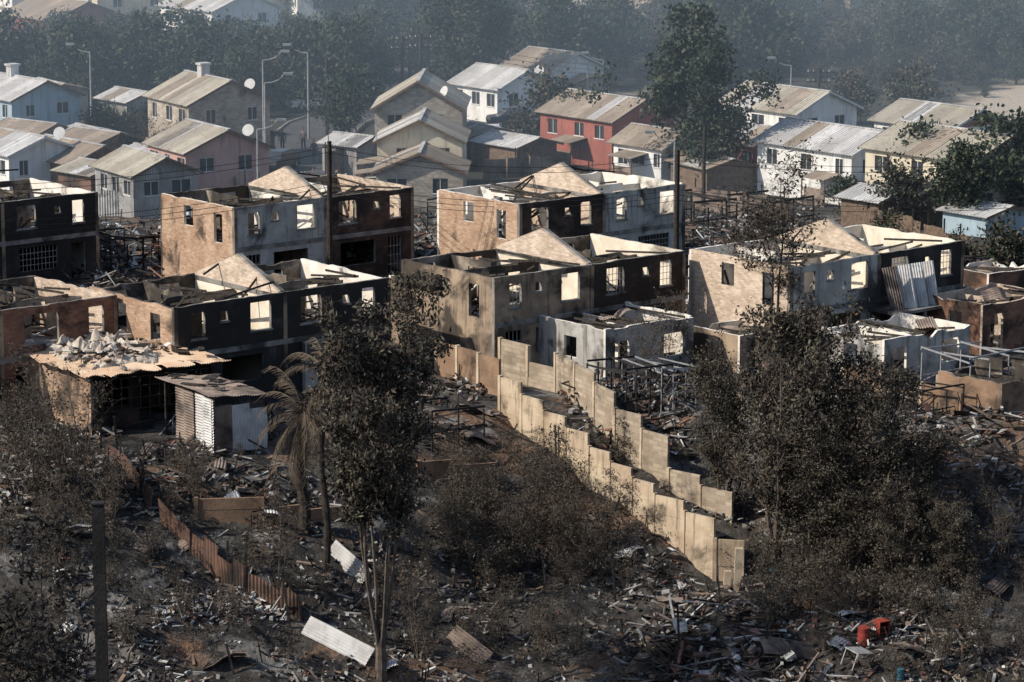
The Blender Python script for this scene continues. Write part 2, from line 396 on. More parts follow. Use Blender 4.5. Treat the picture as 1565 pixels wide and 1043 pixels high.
# ---------------------------------------------------------------- annexes / sheds / ruins
def ruin(name,px,py,w,l,hh,mo,mi,yaw=0,front_h=None,holes=True,jag=.4,z=0,roofbits=True):
    P=Zp(px,py,z); e=empty(name,GRID(P,yaw)); t=.14
    f=front_h or hh
    wall(e,'front_wall',(0,0),(w,0),-1.6,f,t,[(.6,1.5,.05,2.0),(w-1.9,w-.7,.9,2.0)] if holes and f>2.2 else [],mo,mi,jag=jag)
    wall(e,'left_wall',(0,l-t),(0,t),-1.6,hh,t,[(l*.4,l*.4+.9,1,2.0)] if hh>2.3 else [],mo,mi,jag=jag)
    wall(e,'right_wall',(w,t),(w,l-t),-1.6,hh,t,[],mo,mi,jag=jag)
    wall(e,'back_wall',(w,l),(0,l),-1.6,hh,t,[(w*.3,w*.3+1,1.,2.0)] if hh>2.3 else [],mo,mi,jag=jag)
    if w>4.5: wall(e,'partition',(w*.5,t+.02),(w*.5,l-t-.02),-1.0,hh-.2,.1,[(1.2,2.0,.05,2.0)],'insoot',mi,jag=jag)
    mb=MB()
    if roofbits:
        for _ in range(9):
            x=U(.2,w-.2); mb.beam((x,0.1,f-.05),(x+U(-.3,.3),l*U(.5,1),hh-U(0,.8)),.07,.1)
        for _ in range(5):
            c=Vector((U(1,w-1),U(.7,l-.7),hh-U(.0,.9))); R=Matrix.Rotation(U(-.5,.5),4,'X')@Matrix.Rotation(U(-.5,.5),4,'Y')@Matrix.Rotation(U(0,3),4,'Z')
            sheetmb(mb,Matrix.Translation(c)@R,U(1.2,2.4),U(.7,1),1,.02,.12)
    mb.abox(t+.02,w-t-.02,t+.02,l-t-.02,-.2,.02,2)
    mb.obj('fallen_roof',['char','zincr','concrete'],e)
    return e
ruin('burnt_annex',925,590,5.6,5.2,2.7,'greyplaster','white2',jag=.05)
ruin('burnt_house_ruin',1350,600,5.8,4.6,2.5,'greyplaster','white2',jag=.2)
ruin('burnt_annex',470,600,3.0,3.6,2.4,'greyplaster','white',jag=.08)
ruin('burnt_brick_ruin',1500,545,5,4,2.6,'redbrick','whitebrick',jag=.15)
ruin('burnt_annex',690,545,3.5,5.0,3.4,'sootplaster','white',jag=.1)
ruin('burnt_brick_ruin',1120,470,4,3.5,2.4,'dkbrick','white2',jag=.2,holes=False)
ruin('burnt_house_ruin',1530,640,5,4,1.6,'brownpanel','insoot',jag=.2,holes=False)
ruin('burnt_house_ruin',1130,570,4,3.4,1.8,'sootplaster','white2',jag=.25,holes=False)
ruin('burnt_house_ruin',1510,470,4,3.4,1.8,'redbrick','white2',jag=.25,holes=False)
def frames(name,px,py,w,l,hh,n=3,m='black',r=.06,z=None,yaw=0,extra=8):
    P=G(px,py) if z is None else Zp(px,py,z); mb=MB()
    for i in range(n+1):
        for y in(0,l):
            x=w*i/n; tz=hh+U(-.5,.1); mb.beam((x,y,-.8),(x+U(-.1,.1),y,tz),r,r)
        mb.beam((w*i/n,0,hh-.2),(w*i/n,l,hh-.1+U(-.4,.2)),r,r*1.4)
    for y in(0,l): mb.beam((0,y,hh),(w,y,hh+U(-.3,.1)),r,r*1.5); mb.beam((0,y,hh*.45),(w,y,hh*.45),r*.7,r)
    for _ in range(extra):
        mb.beam((U(0,w),U(0,l),U(0,hh)),(U(0,w),U(0,l),U(0,.4)),r*.8,r*.5)
    return mb.obj(name,[m],None,GRID(P,yaw))
frames('burnt_shed_frame',955,655,2.9,2.6,2.7,4)
frames('burnt_shed_frame',1010,640,2.2,2.6,2.3,3,'steel',.04)
frames('burnt_pergola',1085,500,2.6,3.0,2.6,1,r=.09)
frames('burnt_pergola',660,690,3.0,2.6,1.8,2)
frames('burnt_shed_frame',1480,625,4,3,2.3,3,'steel',.05)
frames('burnt_shed_frame',1400,660,3,3,1.8,3,'black',.05)
frames('burnt_pergola',1060,365,3.5,4,2.2,3,r=.08)
frames('burnt_pergola',1180,360,3.5,4,2.0,2,r=.08)
frames('burnt_shed_frame',1440,455,3.5,3,2.0,3,'black',.05)
frames('burnt_shed_frame',30,420,4,3,2.2,3)
frames('burnt_shed_frame',170,420,3.2,3.5,2.0,3)
frames('burnt_shed_frame',255,425,2.4,2.5,2.0,4,'rust',.04)
frames('burnt_shed_frame',700,365,3,3,2.0,3)
frames('burnt_shed_frame',560,395,3,3,1.8,3,'steel',.05)
frames('garden_railing',385,815,3.4,1.0,.9,12,'black',.04,extra=0)
def sheet(name,px,py,L,Wd,rx,ry,rz,m='zinc',bend=.05,z=None,up=.05):
    P=G(px,py) if z is None else Zp(px,py,z); mb=MB(); sheetmb(mb,Matrix.Identity(4),L,Wd,0,.022,bend)
    Mx=Matrix.Translation(P+Vector((0,0,up)))@Matrix.Rotation(rz,4,'Z')@Matrix.Rotation(ry,4,'Y')@Matrix.Rotation(rx,4,'X')
    return mb.obj(name,[m],None,Mx)
def leansheet(px,py,L,Wd,yaw,tilt,roll,m):
    P=G(px,py); mb=MB(); sheetmb(mb,Matrix.Identity(4),L,Wd,0,.022,.04)
    Mx=Matrix.Translation(P+Vector((0,0,Wd*.42)))@Matrix.Rotation(yaw,4,'Z')@Matrix.Rotation(roll,4,'Y')@Matrix.Rotation(tilt,4,'X')
    mb.obj('corrugated_sheet',[m],None,Mx)
leansheet(516,992,3.1,.8,-.5,1.0,.30,'zincp')
leansheet(532,872,2.2,.8,-.7,1.15,.45,'zincp')
leansheet(716,1000,2.0,.8,-.6,.9,.45,'zincr')
leansheet(1205,1005,2.4,1.0,.3,.5,.2,'zincr')
sheet('corrugated_sheet',1312,585,1.8,1.7,1.5,0,TH-.9,'zincp',z=0,up=1.0)
sheet('corrugated_sheet',1250,520,2.6,1.2,.2,.3,.4,'zincr',up=.5)
sheet('corrugated_sheet',170,400,2.4,1.2,.5,.5,.4,'zincr',up=1.0)
sheet('corrugated_sheet',240,405,2.0,1.0,.4,1.1,.9,'rustp',up=1.0)
sheet('corrugated_sheet',1455,930,3.4,.9,.5,.2,-.6,'zincp',up=.3)
for k in range(34):
    px,py=U(20,1540),U(620,1030)
    sheet('corrugated_sheet',px,py,U(.8,2.2),U(.5,.9),U(-.5,.5),U(-.3,.3),U(0,6),random.choice(['zincp','zincr','zincr']),bend=.14,up=.15)
# left shed
YW=-.12
P=Zp(140,668,0); e=empty('burnt_brick_shed',GRID(P,YW)); w,l=6.0,7.2
wall(e,'left_wall',(0,l),(0,0),-2.5,2.55,.16,[],'tanbrick','insoot',jag=.05)
wall(e,'back_wall',(w,l+.16),(.17,l+.16),-2.5,2.5,.16,[],'dkbrick','insoot')
wall(e,'right_wall',(w+.16,0.2),(w+.16,l),-2.5,2.5,.16,[(1,3.4,.4,2.1)],'dkplaster','insoot')
wall(e,'front_wall',(.17,1.3),(w,1.3),-2.5,2.5,.14,[(.4,2.3,.9,2.35),(2.8,4.6,.05,2.3)],'dkbrick','insoot')
mb=MB()
for i in range(14):
    x=.1+i*(w)/13; mb.beam((x,0.02,-.2 if i in(0,6,13) else 1.0),(x,0.02,2.45),.05,.05)
for z in(1.0,1.5,2.0,2.42): mb.beam((0,.03,z),(w,.03,z),.05,.05)
for i in range(9): mb.beam((-.2,i*.85,2.62),(w+.3,i*.85,2.62),.08,.12)
for k in range(9):
    mb.abox(2.2+k*.23,2.5+k*.23,-1.4,-.6,-1.3+k*.24,-1.26+k*.24,1)
mb.beam((2.2,-1.4,-1.4),(4.3,-1.4,.8),.06,.14,1); mb.beam((2.2,-.6,-1.4),(4.3,-.6,.8),.06,.14,1)
mb.beam((2.2,-1.4,-.4),(4.3,-1.4,1.8),.04,.04,1)
for k in(0,1,2): mb.beam((2.25+k,-1.4,-1.3+k*1.05),(2.25+k,-1.4,-.35+k*1.05),.035,.035,1)
mb.obj('lattice_and_stairs',['char','steel'],e)
rm=MB(); n1=120; n=14
pt=lambda i,j:Vector((-.5+(w+1.1)*i/n1,-.7+(l+1.2)*j/n, 2.80 - .10*j/n+.022*(1 if i%2 else -1)+.16*noise.noise(Vector((i*.08,j*.55,0)))))
for i in range(n1):
    for j in range(n):
        if j<2 and noise.noise(Vector((i*.15,j,7)))>.28: continue
        rm.quad(pt(i,j),pt(i+1,j),pt(i+1,j+1),pt(i,j+1))
rm.obj('sagging_roof',['shedroof'],e)
n=48; rm=MB()
def pile(i,j):
    x=i/n;y=j/n; m=1-((x-.46)/.36)**2-((y-.60)/.36)**2+.9*noise.noise(Vector((x*6,y*6,1)))
    if m<=0: return Vector((-.5+(w+1.1)*x,-.7+(l+1.2)*y,2.45))
    return Vector((-.5+(w+1.1)*x,-.7+(l+1.2)*y,2.72+.75*m**.5*(.25+1.0*abs(noise.fractal(Vector((x*9,y*9,4)),1,2,5)))))
for i in range(n):
    for j in range(n):
        q=[pile(i,j),pile(i+1,j),pile(i+1,j+1),pile(i,j+1)]
        if max(a.z for a in q)>2.5: rm.quad(*q)
for _ in range(230):
    x,y=random.gauss(.47*w,.25*w),random.gauss(.58*l,.24*l)
    if not(0<x<w and -.3<y<l): continue
    rm.box(Matrix.Translation((x,y,2.88+U(0,.3)))@Matrix.Rotation(U(0,6),4,'Z')@Matrix.Rotation(U(-.7,.7),4,'X'),U(.08,.8),U(.05,.35),U(.03,.10),random.choice([0,0,1,2,2,3,4]))
rm.obj('roof_debris',['ashtan','zincb','char','zincp','shedroof'],e)
# lean-to of corrugated metal
P=Zp(326,705,-.3); e=empty('corrugated_lean_to',GRID(P,YW)); mb=MB()
sheetmb(mb,Matrix.Translation((1.2,2.4,2.75))@Matrix.Rotation(math.pi/2,4,'Z')@Matrix.Rotation(.08,4,'X'),5.2,2.9,1,.02,.05)
for k,(y,m_) in enumerate(((.3,0),(1.2,0),(2.1,1),(3.0,1))):
    sheetmb(mb,Matrix.Translation((-.05+U(0,.1),y,1.3))@Matrix.Rotation(math.pi/2,4,'Z')@Matrix.Rotation(math.pi/2,4,'X'),.9,2.8,m_,.02,.02)
for k,m_ in enumerate((1,0,0)):
    sheetmb(mb,Matrix.Translation((.5+k*.85,-.05,1.0-k*.1))@Matrix.Rotation(math.pi/2,4,'Y')@Matrix.Rotation(math.pi/2,4,'X')@Matrix.Rotation(U(-.06,.06),4,'Z'),3.0+U(-.6,.2),.85,m_,.02,.02)
for x in(0,1.3,2.6):
    for y in(0,4.4): mb.beam((x,y,-1.5),(x,y,2.65),.08,.08,2)
for _ in range(12):
    mb.box(Matrix.Translation((U(.2,2.4),U(.4,4.4),2.92))@Matrix.Rotation(U(0,6),4,'Z'),U(.2,1.2),U(.05,.4),.05,random.choice([1,2]))
mb.obj('sheets_and_posts',['zincp','zincr','char'],e)
# ---------------------------------------------------------------- stepped boundary walls
def stepped(name,pts,hh,plen,m,post='panel',thick=.12,stag=.1):
    W=[G(*p) for p in pts]; mb=MB()
    for a,b in zip(W[:-1],W[1:]):
        d=Vector((b.x-a.x,b.y-a.y,0)); L=d.length; n=max(1,round(L/plen))
        for i in range(n):
            p=a+d*(i/n); q=a+d*((i+1)/n); hp,hq=hbase(p.x,p.y),hbase(q.x,q.y)
            zt=max(hp,hq)+hh+U(-stag,stag*.5)+.05; zb=min(hp,hq)-1.0
            Mx=frame(Vector(((p.x+q.x)/2,(p.y+q.y)/2,0)),d)
            k=4; ph=(zt-zb)/k
            for c in range(k):
                if c==k-1 and random.random()<.03: continue
                mb.box(Mx@Matrix.Translation((0,U(-.012,.012),zb+ph*(c+.5)))@Matrix.Rotation(U(-.006,.006),4,'Y'),L/n-.06,thick,ph-.008,0)
            mb.box(frame(Vector((p.x,p.y,0)),d)@Matrix.Translation((0,0,(zt+zb)/2+.06)),.17,thick+.08,zt-zb,1)
    e=empty(name,frame(W[0],W[1]-W[0]))
    o=mb.obj('panels',[m,post],e); o.matrix_local=frame(W[0],W[1]-W[0]).inverted(); return e
stepped('stepped_boundary_wall',[(765,628),(900,745),(1000,815),(1092,886)],1.7,1.7,'panel')
stepped('stepped_boundary_wall',[(1092,886),(1138,879)],1.3,1.6,'panel')
stepped('stepped_block_wall',[(765,580),(850,600),(940,682),(1022,745)],1.85,1.9,'block')
stepped('boundary_wall',[(668,580),(765,606)],1.8,1.9,'brownpanel')
stepped('boundary_wall',[(1290,590),(1470,640)],1.1,2.4,'brownpanel')
stepped('boundary_wall',[(1022,748),(1120,800)],1.0,2,'block')
stepped('garden_wall',[(300,790),(405,800),(520,790)],.5,2,'brownpanel','brownpanel')
stepped('garden_wall',[(1130,640),(1290,690),(1400,740)],1.2,2,'concrete')
stepped('garden_wall',[(640,720),(760,745)],.5,2,'brownpanel','brownpanel')
def corrfence(name,pts,hh,m='zincr'):
    W=[G(*p) for p in pts]; mb=MB()
    for a,b in zip(W[:-1],W[1:]):
        L=(b-a).length; n=int(L/.085)
        d=(b-a).normalized(); nr=Vector((-d.y,d.x,0)).normalized()
        prev=None; bk=[random.random()<.10 for _ in range(60)]
        for i in range(n+1):
            p=a.lerp(b,i/n); z=hbase(p.x,p.y); o=nr*(.018 if i%2 else -.018)
            k=int(i*.085/.85); rk=random.Random(k*7+int(a.x*10)); tj=rk.uniform(-.3,.1); ln=rk.uniform(-.18,.18)
            t=Vector((p.x,p.y,z+hh+tj))+o+nr*ln; bt=Vector((p.x,p.y,z-.6))+o
            if prev and not bk[k%60]: mb.quad(prev[1],bt,t,prev[0])
            prev=(t,bt)
            if i%24==0: mb.beam(Vector((p.x,p.y,z-.3))+nr*.15,Vector((p.x,p.y,z+hh+.5))+nr*.15,.09,.09,1)
    return mb.obj(name,[m,'char'])
corrfence('corrugated_fence',[(150,695),(215,765),(290,845),(375,905),(462,950)],.85,'rustp')
corrfence('corrugated_fence',[(1190,880),(1230,872),(1290,850)],.9,'zincr')
# ---------------------------------------------------------------- debris
def rubble(name,quad,n,pile=.3,mats=('char','ash','zincr','wood','zincp','rwood','concrete'),wt=(9,2,3,3,1,1,3),big=1.0,clus=0):
    C=[G(*p) for p in quad]; mb=MB(); idx=list(range(len(mats)))
    done=0
    while done<n:
        a,b=U(0,1),U(0,1); p=C[0].lerp(C[1],a).lerp(C[3].lerp(C[2],a),b)
        if clus and noise.noise(Vector((p.x*.28,p.y*.28,33)))+U(-.25,.25)<clus: 
            if random.random()<.93: continue
        done+=1
        mi=random.choices(idx,wt)[0]; k=random.random()
        z=h(p.x,p.y)+U(0,1)**2*pile*max(.1,.9+noise.noise(Vector((p.x*.4,p.y*.4,9)))*1.8)
        R=Matrix.Rotation(U(0,6.3),4,'Z')@Matrix.Rotation(random.gauss(0,.3),4,'Y')@Matrix.Rotation(random.gauss(0,.3),4,'X')
        Mx=Matrix.Translation((p.x,p.y,z))@R
        if k<.35: mb.box(Mx,U(.4,2.0)*big,U(.04,.12),U(.03,.07),mi)
        elif k<.85: mb.box(Mx,U(.08,.4)*big,U(.06,.3)*big,U(.05,.2),mi)
        elif k<.95:
            a_,b_=U(.4,1.2)*big,U(.3,.7)*big; c_=[Mx@Vector((sx*a_/2*U(.5,1),sy*b_/2*U(.5,1),U(-.08,.08))) for sx,sy in((-1,-1),(1,-1),(1,1),(-1,1))]; mb.quad(*c_,mi)
        else: mb.box(Mx@Matrix.Rotation(1.2,4,'Y'),U(.8,1.8),.05,.05,0)
    return mb.obj(name,list(mats))
rubble('debris_between_houses',[(120,445),(620,400),(640,360),(130,345)],1500,.9,wt=(7,3,4,3,3,1,3))
rubble('debris_between_houses',[(620,430),(1080,400),(1080,350),(640,340)],1400,.9,wt=(7,3,4,3,3,1,3))
rubble('debris_between_houses',[(1050,480),(1250,500),(1250,330),(1050,330)],1000,.9,wt=(7,3,4,3,3,1,3))
rubble('debris_between_houses',[(0,440),(180,440),(180,370),(0,370)],400,.8)
rubble('debris_between_houses',[(1420,520),(1565,540),(1565,400),(1420,430)],700,.6,wt=(7,4,4,3,3,1,3))
rubble('debris_in_yard',[(640,690),(760,650),(760,560),(560,560)],600,.5,clus=.0001)
rubble('debris_in_yard',[(880,690),(1060,720),(1060,560),(830,560)],800,.7,wt=(7,3,3,3,2,1,3))
rubble('debris_in_yard',[(1150,700),(1560,760),(1560,560),(1150,520)],1800,.5,wt=(7,4,4,3,2,1,3))
rubble('debris_in_yard',[(160,780),(420,760),(420,640),(330,640)],450,.4,clus=.0001)
rubble('collapsed_shack_debris',[(960,1050),(1260,1050),(1160,930),(1010,925)],420,.7,wt=(6,3,6,3,1.5,2,3),big=1.3)
rubble('scattered_slope_debris',[(0,1040),(1565,1040),(1565,700),(0,700)],5200,.10,wt=(9,4,3,2.5,.7,.7,6),big=.5,clus=.06)
rubble('debris_on_ground',[(230,960),(440,950),(430,905),(240,900)],200,.1,mats=('ash','zincp','hblue','frame','rwood'),wt=(5,3,1.0,2,3),big=.5)
rubble('debris_in_yard',[(1220,1040),(1500,1040),(1500,930),(1280,930)],420,.3,wt=(7,3,3,3,1,2,3),big=.8)
rubble('debris_left_slope',[(0,780),(200,830),(180,640),(0,600)],900,.25,wt=(7,6,3,3,2,1,3),big=.7,clus=.0001)
rubble('fragments_behind_houses',[(120,300),(700,300),(700,265),(0,265)],300,.5,wt=(4,2,2,3,3,1,2))
def drum(px,py,m,s=1):
    mb=MB(); r=.3; H=.88; prof=[(0,.96),(.02,1.03),(.05,1),(.3,1),(.32,1.05),(.36,1),(.6,1),(.62,1.05),(.66,1),(.95,1),(.98,1.03),(1,.96)]
    mb.tube([Vector((0,0,a*H)) for a,_ in prof],[r*k for _,k in prof],20)
    mb.tube([Vector((.15,.1,H)),Vector((.15,.1,H+.04))],[.04,.04],8)
    mb.obj('steel_drum',[m],None,Matrix.Translation(G(px,py))@Matrix.Rotation(.06,4,'X')@Matrix.Scale(s,4),False)
drum(1320,985,'drum',.85); drum(1376,1038,'teal',.5); drum(1180,893,'teal',.7)
mb=MB(); mb.abox(-.3,.3,.27,.3,0,.9); mb.abox(-.3,-.27,-.27,.27,0,.9); mb.abox(.27,.3,-.27,.27,0,.9); mb.abox(-.27,.27,-.27,.27,0,.04); mb.abox(-.32,.32,-.32,.32,.9,.93)
for z in(.3,.6): mb.abox(-.27,.27,-.27,.27,z,z+.02)
mb.obj('red_metal_cabinet',['drum'],None,Matrix.Translation(G(1347,975))@Matrix.Rotation(.5,4,'Z')@Matrix.Scale(.8,4))
mb=MB()
for x in(-.5,.5):
    for y in(-.3,.3): mb.abox(x-.02,x+.02,y-.02,y+.02,0,.7)
mb.abox(-.55,.55,-.35,.35,.7,.74); mb.obj('metal_table',['ash'],None,Matrix.Translation(G(1305,1020))@Matrix.Rotation(.3,4,'Y')@Matrix.Rotation(.8,4,'Z'))
# ---------------------------------------------------------------- intact houses
def house(name,px,py,w,l,eave,rise,wm,rm,yaw=0,over=.35,gm=None,chim=False,z=-1.5,win=True):
    P=Zp(px,py,z) if py>130 else G(px,py); P.z=h(P.x,P.y); e=empty(name,GRID(P,yaw)); th=.15
    def hs(Lw,n):
        if not win: return []
        o=[]
        for k in range(n):
            c=Lw*(k+.5)/n+U(-.25,.25); ww=random.choice([.5,.5,.65,.35]); o.append((c-ww,c+ww,eave-1.5+U(0,.2),eave-.45))
            if eave>4 and random.random()<.8: o.append((c-ww,c+ww,.9,2.1))
        return o
    pr=lambda x,Lw:rise*(1-abs(x-Lw/2)/(Lw/2))-.03
    hf,hl=hs(w,2),hs(l,3)
    wall(e,'front_gable_wall',(0,0),(w,0),-1.5,eave,th,hf,wm,wm,prof=pr,step=w/2,mE=wm)
    wall(e,'left_wall',(0,l-th),(0,th),-1.5,eave-.02,th,hl,wm,wm)
    wall(e,'right_wall',(w,th),(w,l-th),-1.5,eave-.02,th,[],wm,wm)
    wall(e,'back_gable_wall',(w,l),(0,l),-1.5,eave,th,[],wm,wm,prof=pr,step=w/2)
    if gm:
        mb=MB(); n=len(mb.v); mb.v+=[(0.05,-.03,eave+.02),(w-.05,-.03,eave+.02),(w/2,-.03,eave+rise-.08)]; mb.f.append((n,n+1,n+2)); mb.m.append(0)
        mb.obj('gable_cladding',[gm],e)
    mb=MB()
    for a in hf:
        mb.abox(a[0],a[1],.08,.1,a[2],a[3],0); mb.abox(a[0]-.06,a[1]+.06,-.04,-.003,a[2]-.08,a[2]-.004,1); mb.abox((a[0]+a[1])/2-.025,(a[0]+a[1])/2+.025,.04,.07,a[2],a[3],1)
        mb.abox(a[0],a[1],.04,.078,a[3]-.05,a[3]-.002,1)
    for a in hl:
        y0,y1=l-th-a[1],l-th-a[0]
        mb.abox(.08,.1,y0,y1,a[2],a[3],0); mb.abox(-.04,-.003,y0-.06,y1+.06,a[2]-.08,a[2]-.004,1); mb.abox(.04,.07,(y0+y1)/2-.025,(y0+y1)/2+.025,a[2],a[3],1)
    mb.obj('windows',['glass','frame'],e)
    mb=MB(); s=math.atan2(rise,w/2); ln=math.hypot(rise,w/2)+over
    for sd in(-1,1):
        c=Vector((w/2+sd*(ln/2)*math.cos(s),l/2,eave+rise-(ln/2)*math.sin(s)+.06))
        mb.box(Matrix.Translation(c)@Matrix.Rotation(sd*s,4,'Y'),ln,l+2*over,.06,0)
        for y in(-over-.03,l+over+.03):
            mb.box(Matrix.Translation((c.x,y,c.z-.04))@Matrix.Rotation(sd*s,4,'Y'),ln,.03,.16,1)
        for _ in range(random.choice([0,1,2])):
            mb.box(Matrix.Translation(c+Vector((0,U(-l*.35,l*.35),.045)))@Matrix.Rotation(sd*s,4,'Y'),ln*.99,U(.9,2.2),.02,random.choice([2,3]))
    mb.beam((w/2,-over,eave+rise+.11),(w/2,l+over,eave+rise+.11),.25,.06,2)
    if chim:
        mb.abox(w*.5-.35,w*.5+.35,l*.6-.35,l*.6+.35,eave+rise-.2,eave+rise+.8,2); mb.abox(w*.5-.45,w*.5+.45,l*.6-.45,l*.6+.45,eave+rise+.8,eave+rise+.95,2)
    mb.obj('gable_roof',[rm,'wood' if wm!='hwhite' else 'frame','roofB','roofC'],e)
    if win and random.random()<.6:
        mb=MB(); a0=U(.5,l*.4); a1=a0+U(2,3); mb.box(Matrix.Translation((-.8,(a0+a1)/2,2.0))@Matrix.Rotation(-.15,4,'Y'),1.7,a1-a0,.05,0)
        for y in(a0+.1,a1-.1): mb.beam((-1.5,y,-.3),(-1.5,y,1.85),.08,.08,1)
        mb.abox(-1.4,-1.35,a0+.2,a1-.2,-.3,1.2,2); mb.obj('side_lean_to',['roofC','wood','zincr'],e)
    if win and random.random()<.35:
        mb=MB(); mb.tube([Vector((w*.8,.5,eave+.2)),Vector((w*.8,.5,eave+1.1))],[.03,.03],6)
        dn=Vector((-.7,-.6,.4)).normalized(); c0=Vector((w*.8,.5,eave+1.1)); mb.tube([c0-dn*.1,c0+dn*.02,c0+dn*.12],[.06,.3,.42],14); mb.obj('satellite_dish',['frame'],e)
    return e
house('white_house',1215,262,6.2,8,4.2,1.3,'hwhite','roofA')
house('white_house',1300,318,6.2,9,3.6,1.2,'hwhite','roofB')
house('white_house',1450,262,6.2,7.5,3.0,1.2,'hwhite','roofA',gm='hred')
house('yellow_house',1480,375,7,9,4.2,1.3,'hyellow','roofA')
house('red_house',935,262,6,8,3.6,1.3,'hred','roofC')
house('small_house',1010,285,4,5,2.6,1,'hwhite','roofC')
cy=-TH-math.radians(2)
house('gabled_house',573,262,6.3,7,4.6,1.9,'hblock','roofA',yaw=cy)
house('gabled_house',577,300,5.8,6,3.8,1.4,'hyellow','roofA',yaw=cy)
house('gabled_house',575,318,5.8,5,2.4,1.2,'hblock','roofC',yaw=cy)
house('tin_shed',195,215,3.5,4,3.0,.6,'zinc','roofB',win=False)
house('grey_house',290,262,6.5,7,4.8,1.5,'hblock','roofA',chim=True,yaw=-.15)
house('pink_house',285,315,6.2,6,3.6,1.3,'hpink','roofA',yaw=-.15)
house('tin_house',205,345,4.5,6,2.8,1.0,'zinc','roofA',yaw=-.15)
house('wood_house',110,300,5,7,2.2,1.0,'wood','roofC')
house('blue_house',20,230,6,8,3.8,1.2,'hblue','roofB',chim=True)
house('blue_house',15,300,5.5,7,2.8,1.0,'hwhite','roofB')
house('red_house',1150,278,5,5,2.6,1,'hred','roofC')
house('far_white_house',325,78,8,9,3.8,1.5,'hwhite','roofB')
house('far_white_house',455,52,9,9,4,1.5,'hwhite','roofB',yaw=-.5)
house('far_white_house',395,40,9,9,4,1.5,'hyellow','roofA',yaw=.2)
house('far_red_house',80,88,8,9,3.5,1.5,'hred','roofC')
house('far_white_house',150,55,9,9,4,1.5,'hyellow','roofB')
house('far_white_house',20,48,9,9,4,1.5,'hwhite','roofC',yaw=-.3)
house('far_white_house',230,38,9,9,4,1.5,'hblock','roofC',yaw=.3)
house('far_white_house',560,50,8,9,3.5,1.5,'hblue','roofB',yaw=-.2)
house('far_white_house',640,34,8,9,3.5,1.5,'hwhite','roofA',yaw=.2)
house('far_white_house',1040,36,8,9,3.5,1.5,'hblock','roofB',yaw=.1)
house('far_white_house',1180,22,8,9,3,1.5,'hwhite','roofA',yaw=.1)
house('far_white_house',1010,12,8,9,3,1.5,'hwhite','roofB',yaw=-.3)
house('far_red_house',1300,14,8,9,3,1.5,'hblock','roofC',yaw=.2)
house('far_white_house',760,190,6,6,2.8,1.3,'hwhite','roofB')
house('far_white_house',840,160,6,6,2.8,1.3,'hwhite','roofC')
house('low_blue_shed',1505,400,4,3.5,1.3,.4,'hblue','roofB',win=False)
for i,(px,py,rm_,wm_) in enumerate(((150,262,'roofC','zincb'),(110,250,'roofB','hwhite'),(60,245,'roofC','hblock'),(140,318,'roofA','rustp'),(205,290,'roofB','wood'),(355,250,'roofC','wood'),(545,270,'roofB','zinc'),(720,250,'roofC','zinc'),(790,268,'roofB','wood'),(660,205,'roofB','hwhite'),(1080,300,'roofC','wood'),(1110,262,'roofB','hblock'),(880,160,'roofC','hblock'),(60,180,'roofC','hblock'),(1340,255,'roofB','wood'),(330,215,'roofB','hblock'),(1375,330,'roofC','wood'),(1405,380,'roofC','zincr'),(1340,385,'roofB','wood'))):
    house('low_shed',px,py,U(3,4.5),U(3,5),U(1.7,2.4),.5,wm_,rm_,yaw=U(-.3,.3),win=False)
corrfence('corrugated_fence',[(500,270),(570,262)],2.0,'zincr')
corrfence('corrugated_fence',[(705,275),(860,268)],1.6,'zincr')
corrfence('corrugated_fence',[(60,330),(200,330)],1.6,'zincp')
corrfence('corrugated_fence',[(860,290),(960,300)],1.6,'rustp')
corrfence('corrugated_fence',[(1060,320),(1200,335)],1.6,'zincr')
corrfence('corrugated_fence',[(330,300),(400,320)],1.8,'zincr')
corrfence('corrugated_fence',[(1400,420),(1560,425)],1.5,'zincr')
corrfence('corrugated_fence',[(1300,350),(1480,400)],1.5,'wood')
stepped('boundary_wall',[(700,232),(850,226)],1.5,3,'hwhite','concrete')
# streets
road=MB(); ctr=[G(*p) for p in((420,320),(432,275),(450,245),(470,215),(500,190),(560,170))]
pr=None
for p in ctr:
    a=Vector((p.x-3,p.y,h(p.x-3,p.y)+.12)); b=Vector((p.x+3,p.y,h(p.x+3,p.y)+.12))
    if pr: road.quad(pr[0],pr[1],b,a,0); road.beam(pr[0]+Vector((-.1,0,0)),a+Vector((-.1,0,0)),.2,.26,1); road.beam(pr[1]+Vector((.1,0,0)),b+Vector((.1,0,0)),.2,.26,1)
    pr=(a,b)
road.obj('road',['asphalt','concrete'])
road=MB(); ctr=[G(*p) for p in((790,-15),(840,5),(890,24),(950,36),(985,22),(1000,0))]; pr=None
for p in ctr:
    a=Vector((p.x,p.y-7,h(p.x,p.y-7)+.6)); b=Vector((p.x,p.y+7,h(p.x,p.y+7)+.6))
    if pr: road.quad(pr[0],a,b,pr[1],0); road.beam(pr[0],a,.3,1.6,1)
    pr=(a,b)
road.obj('road',['paleroad','concrete'])
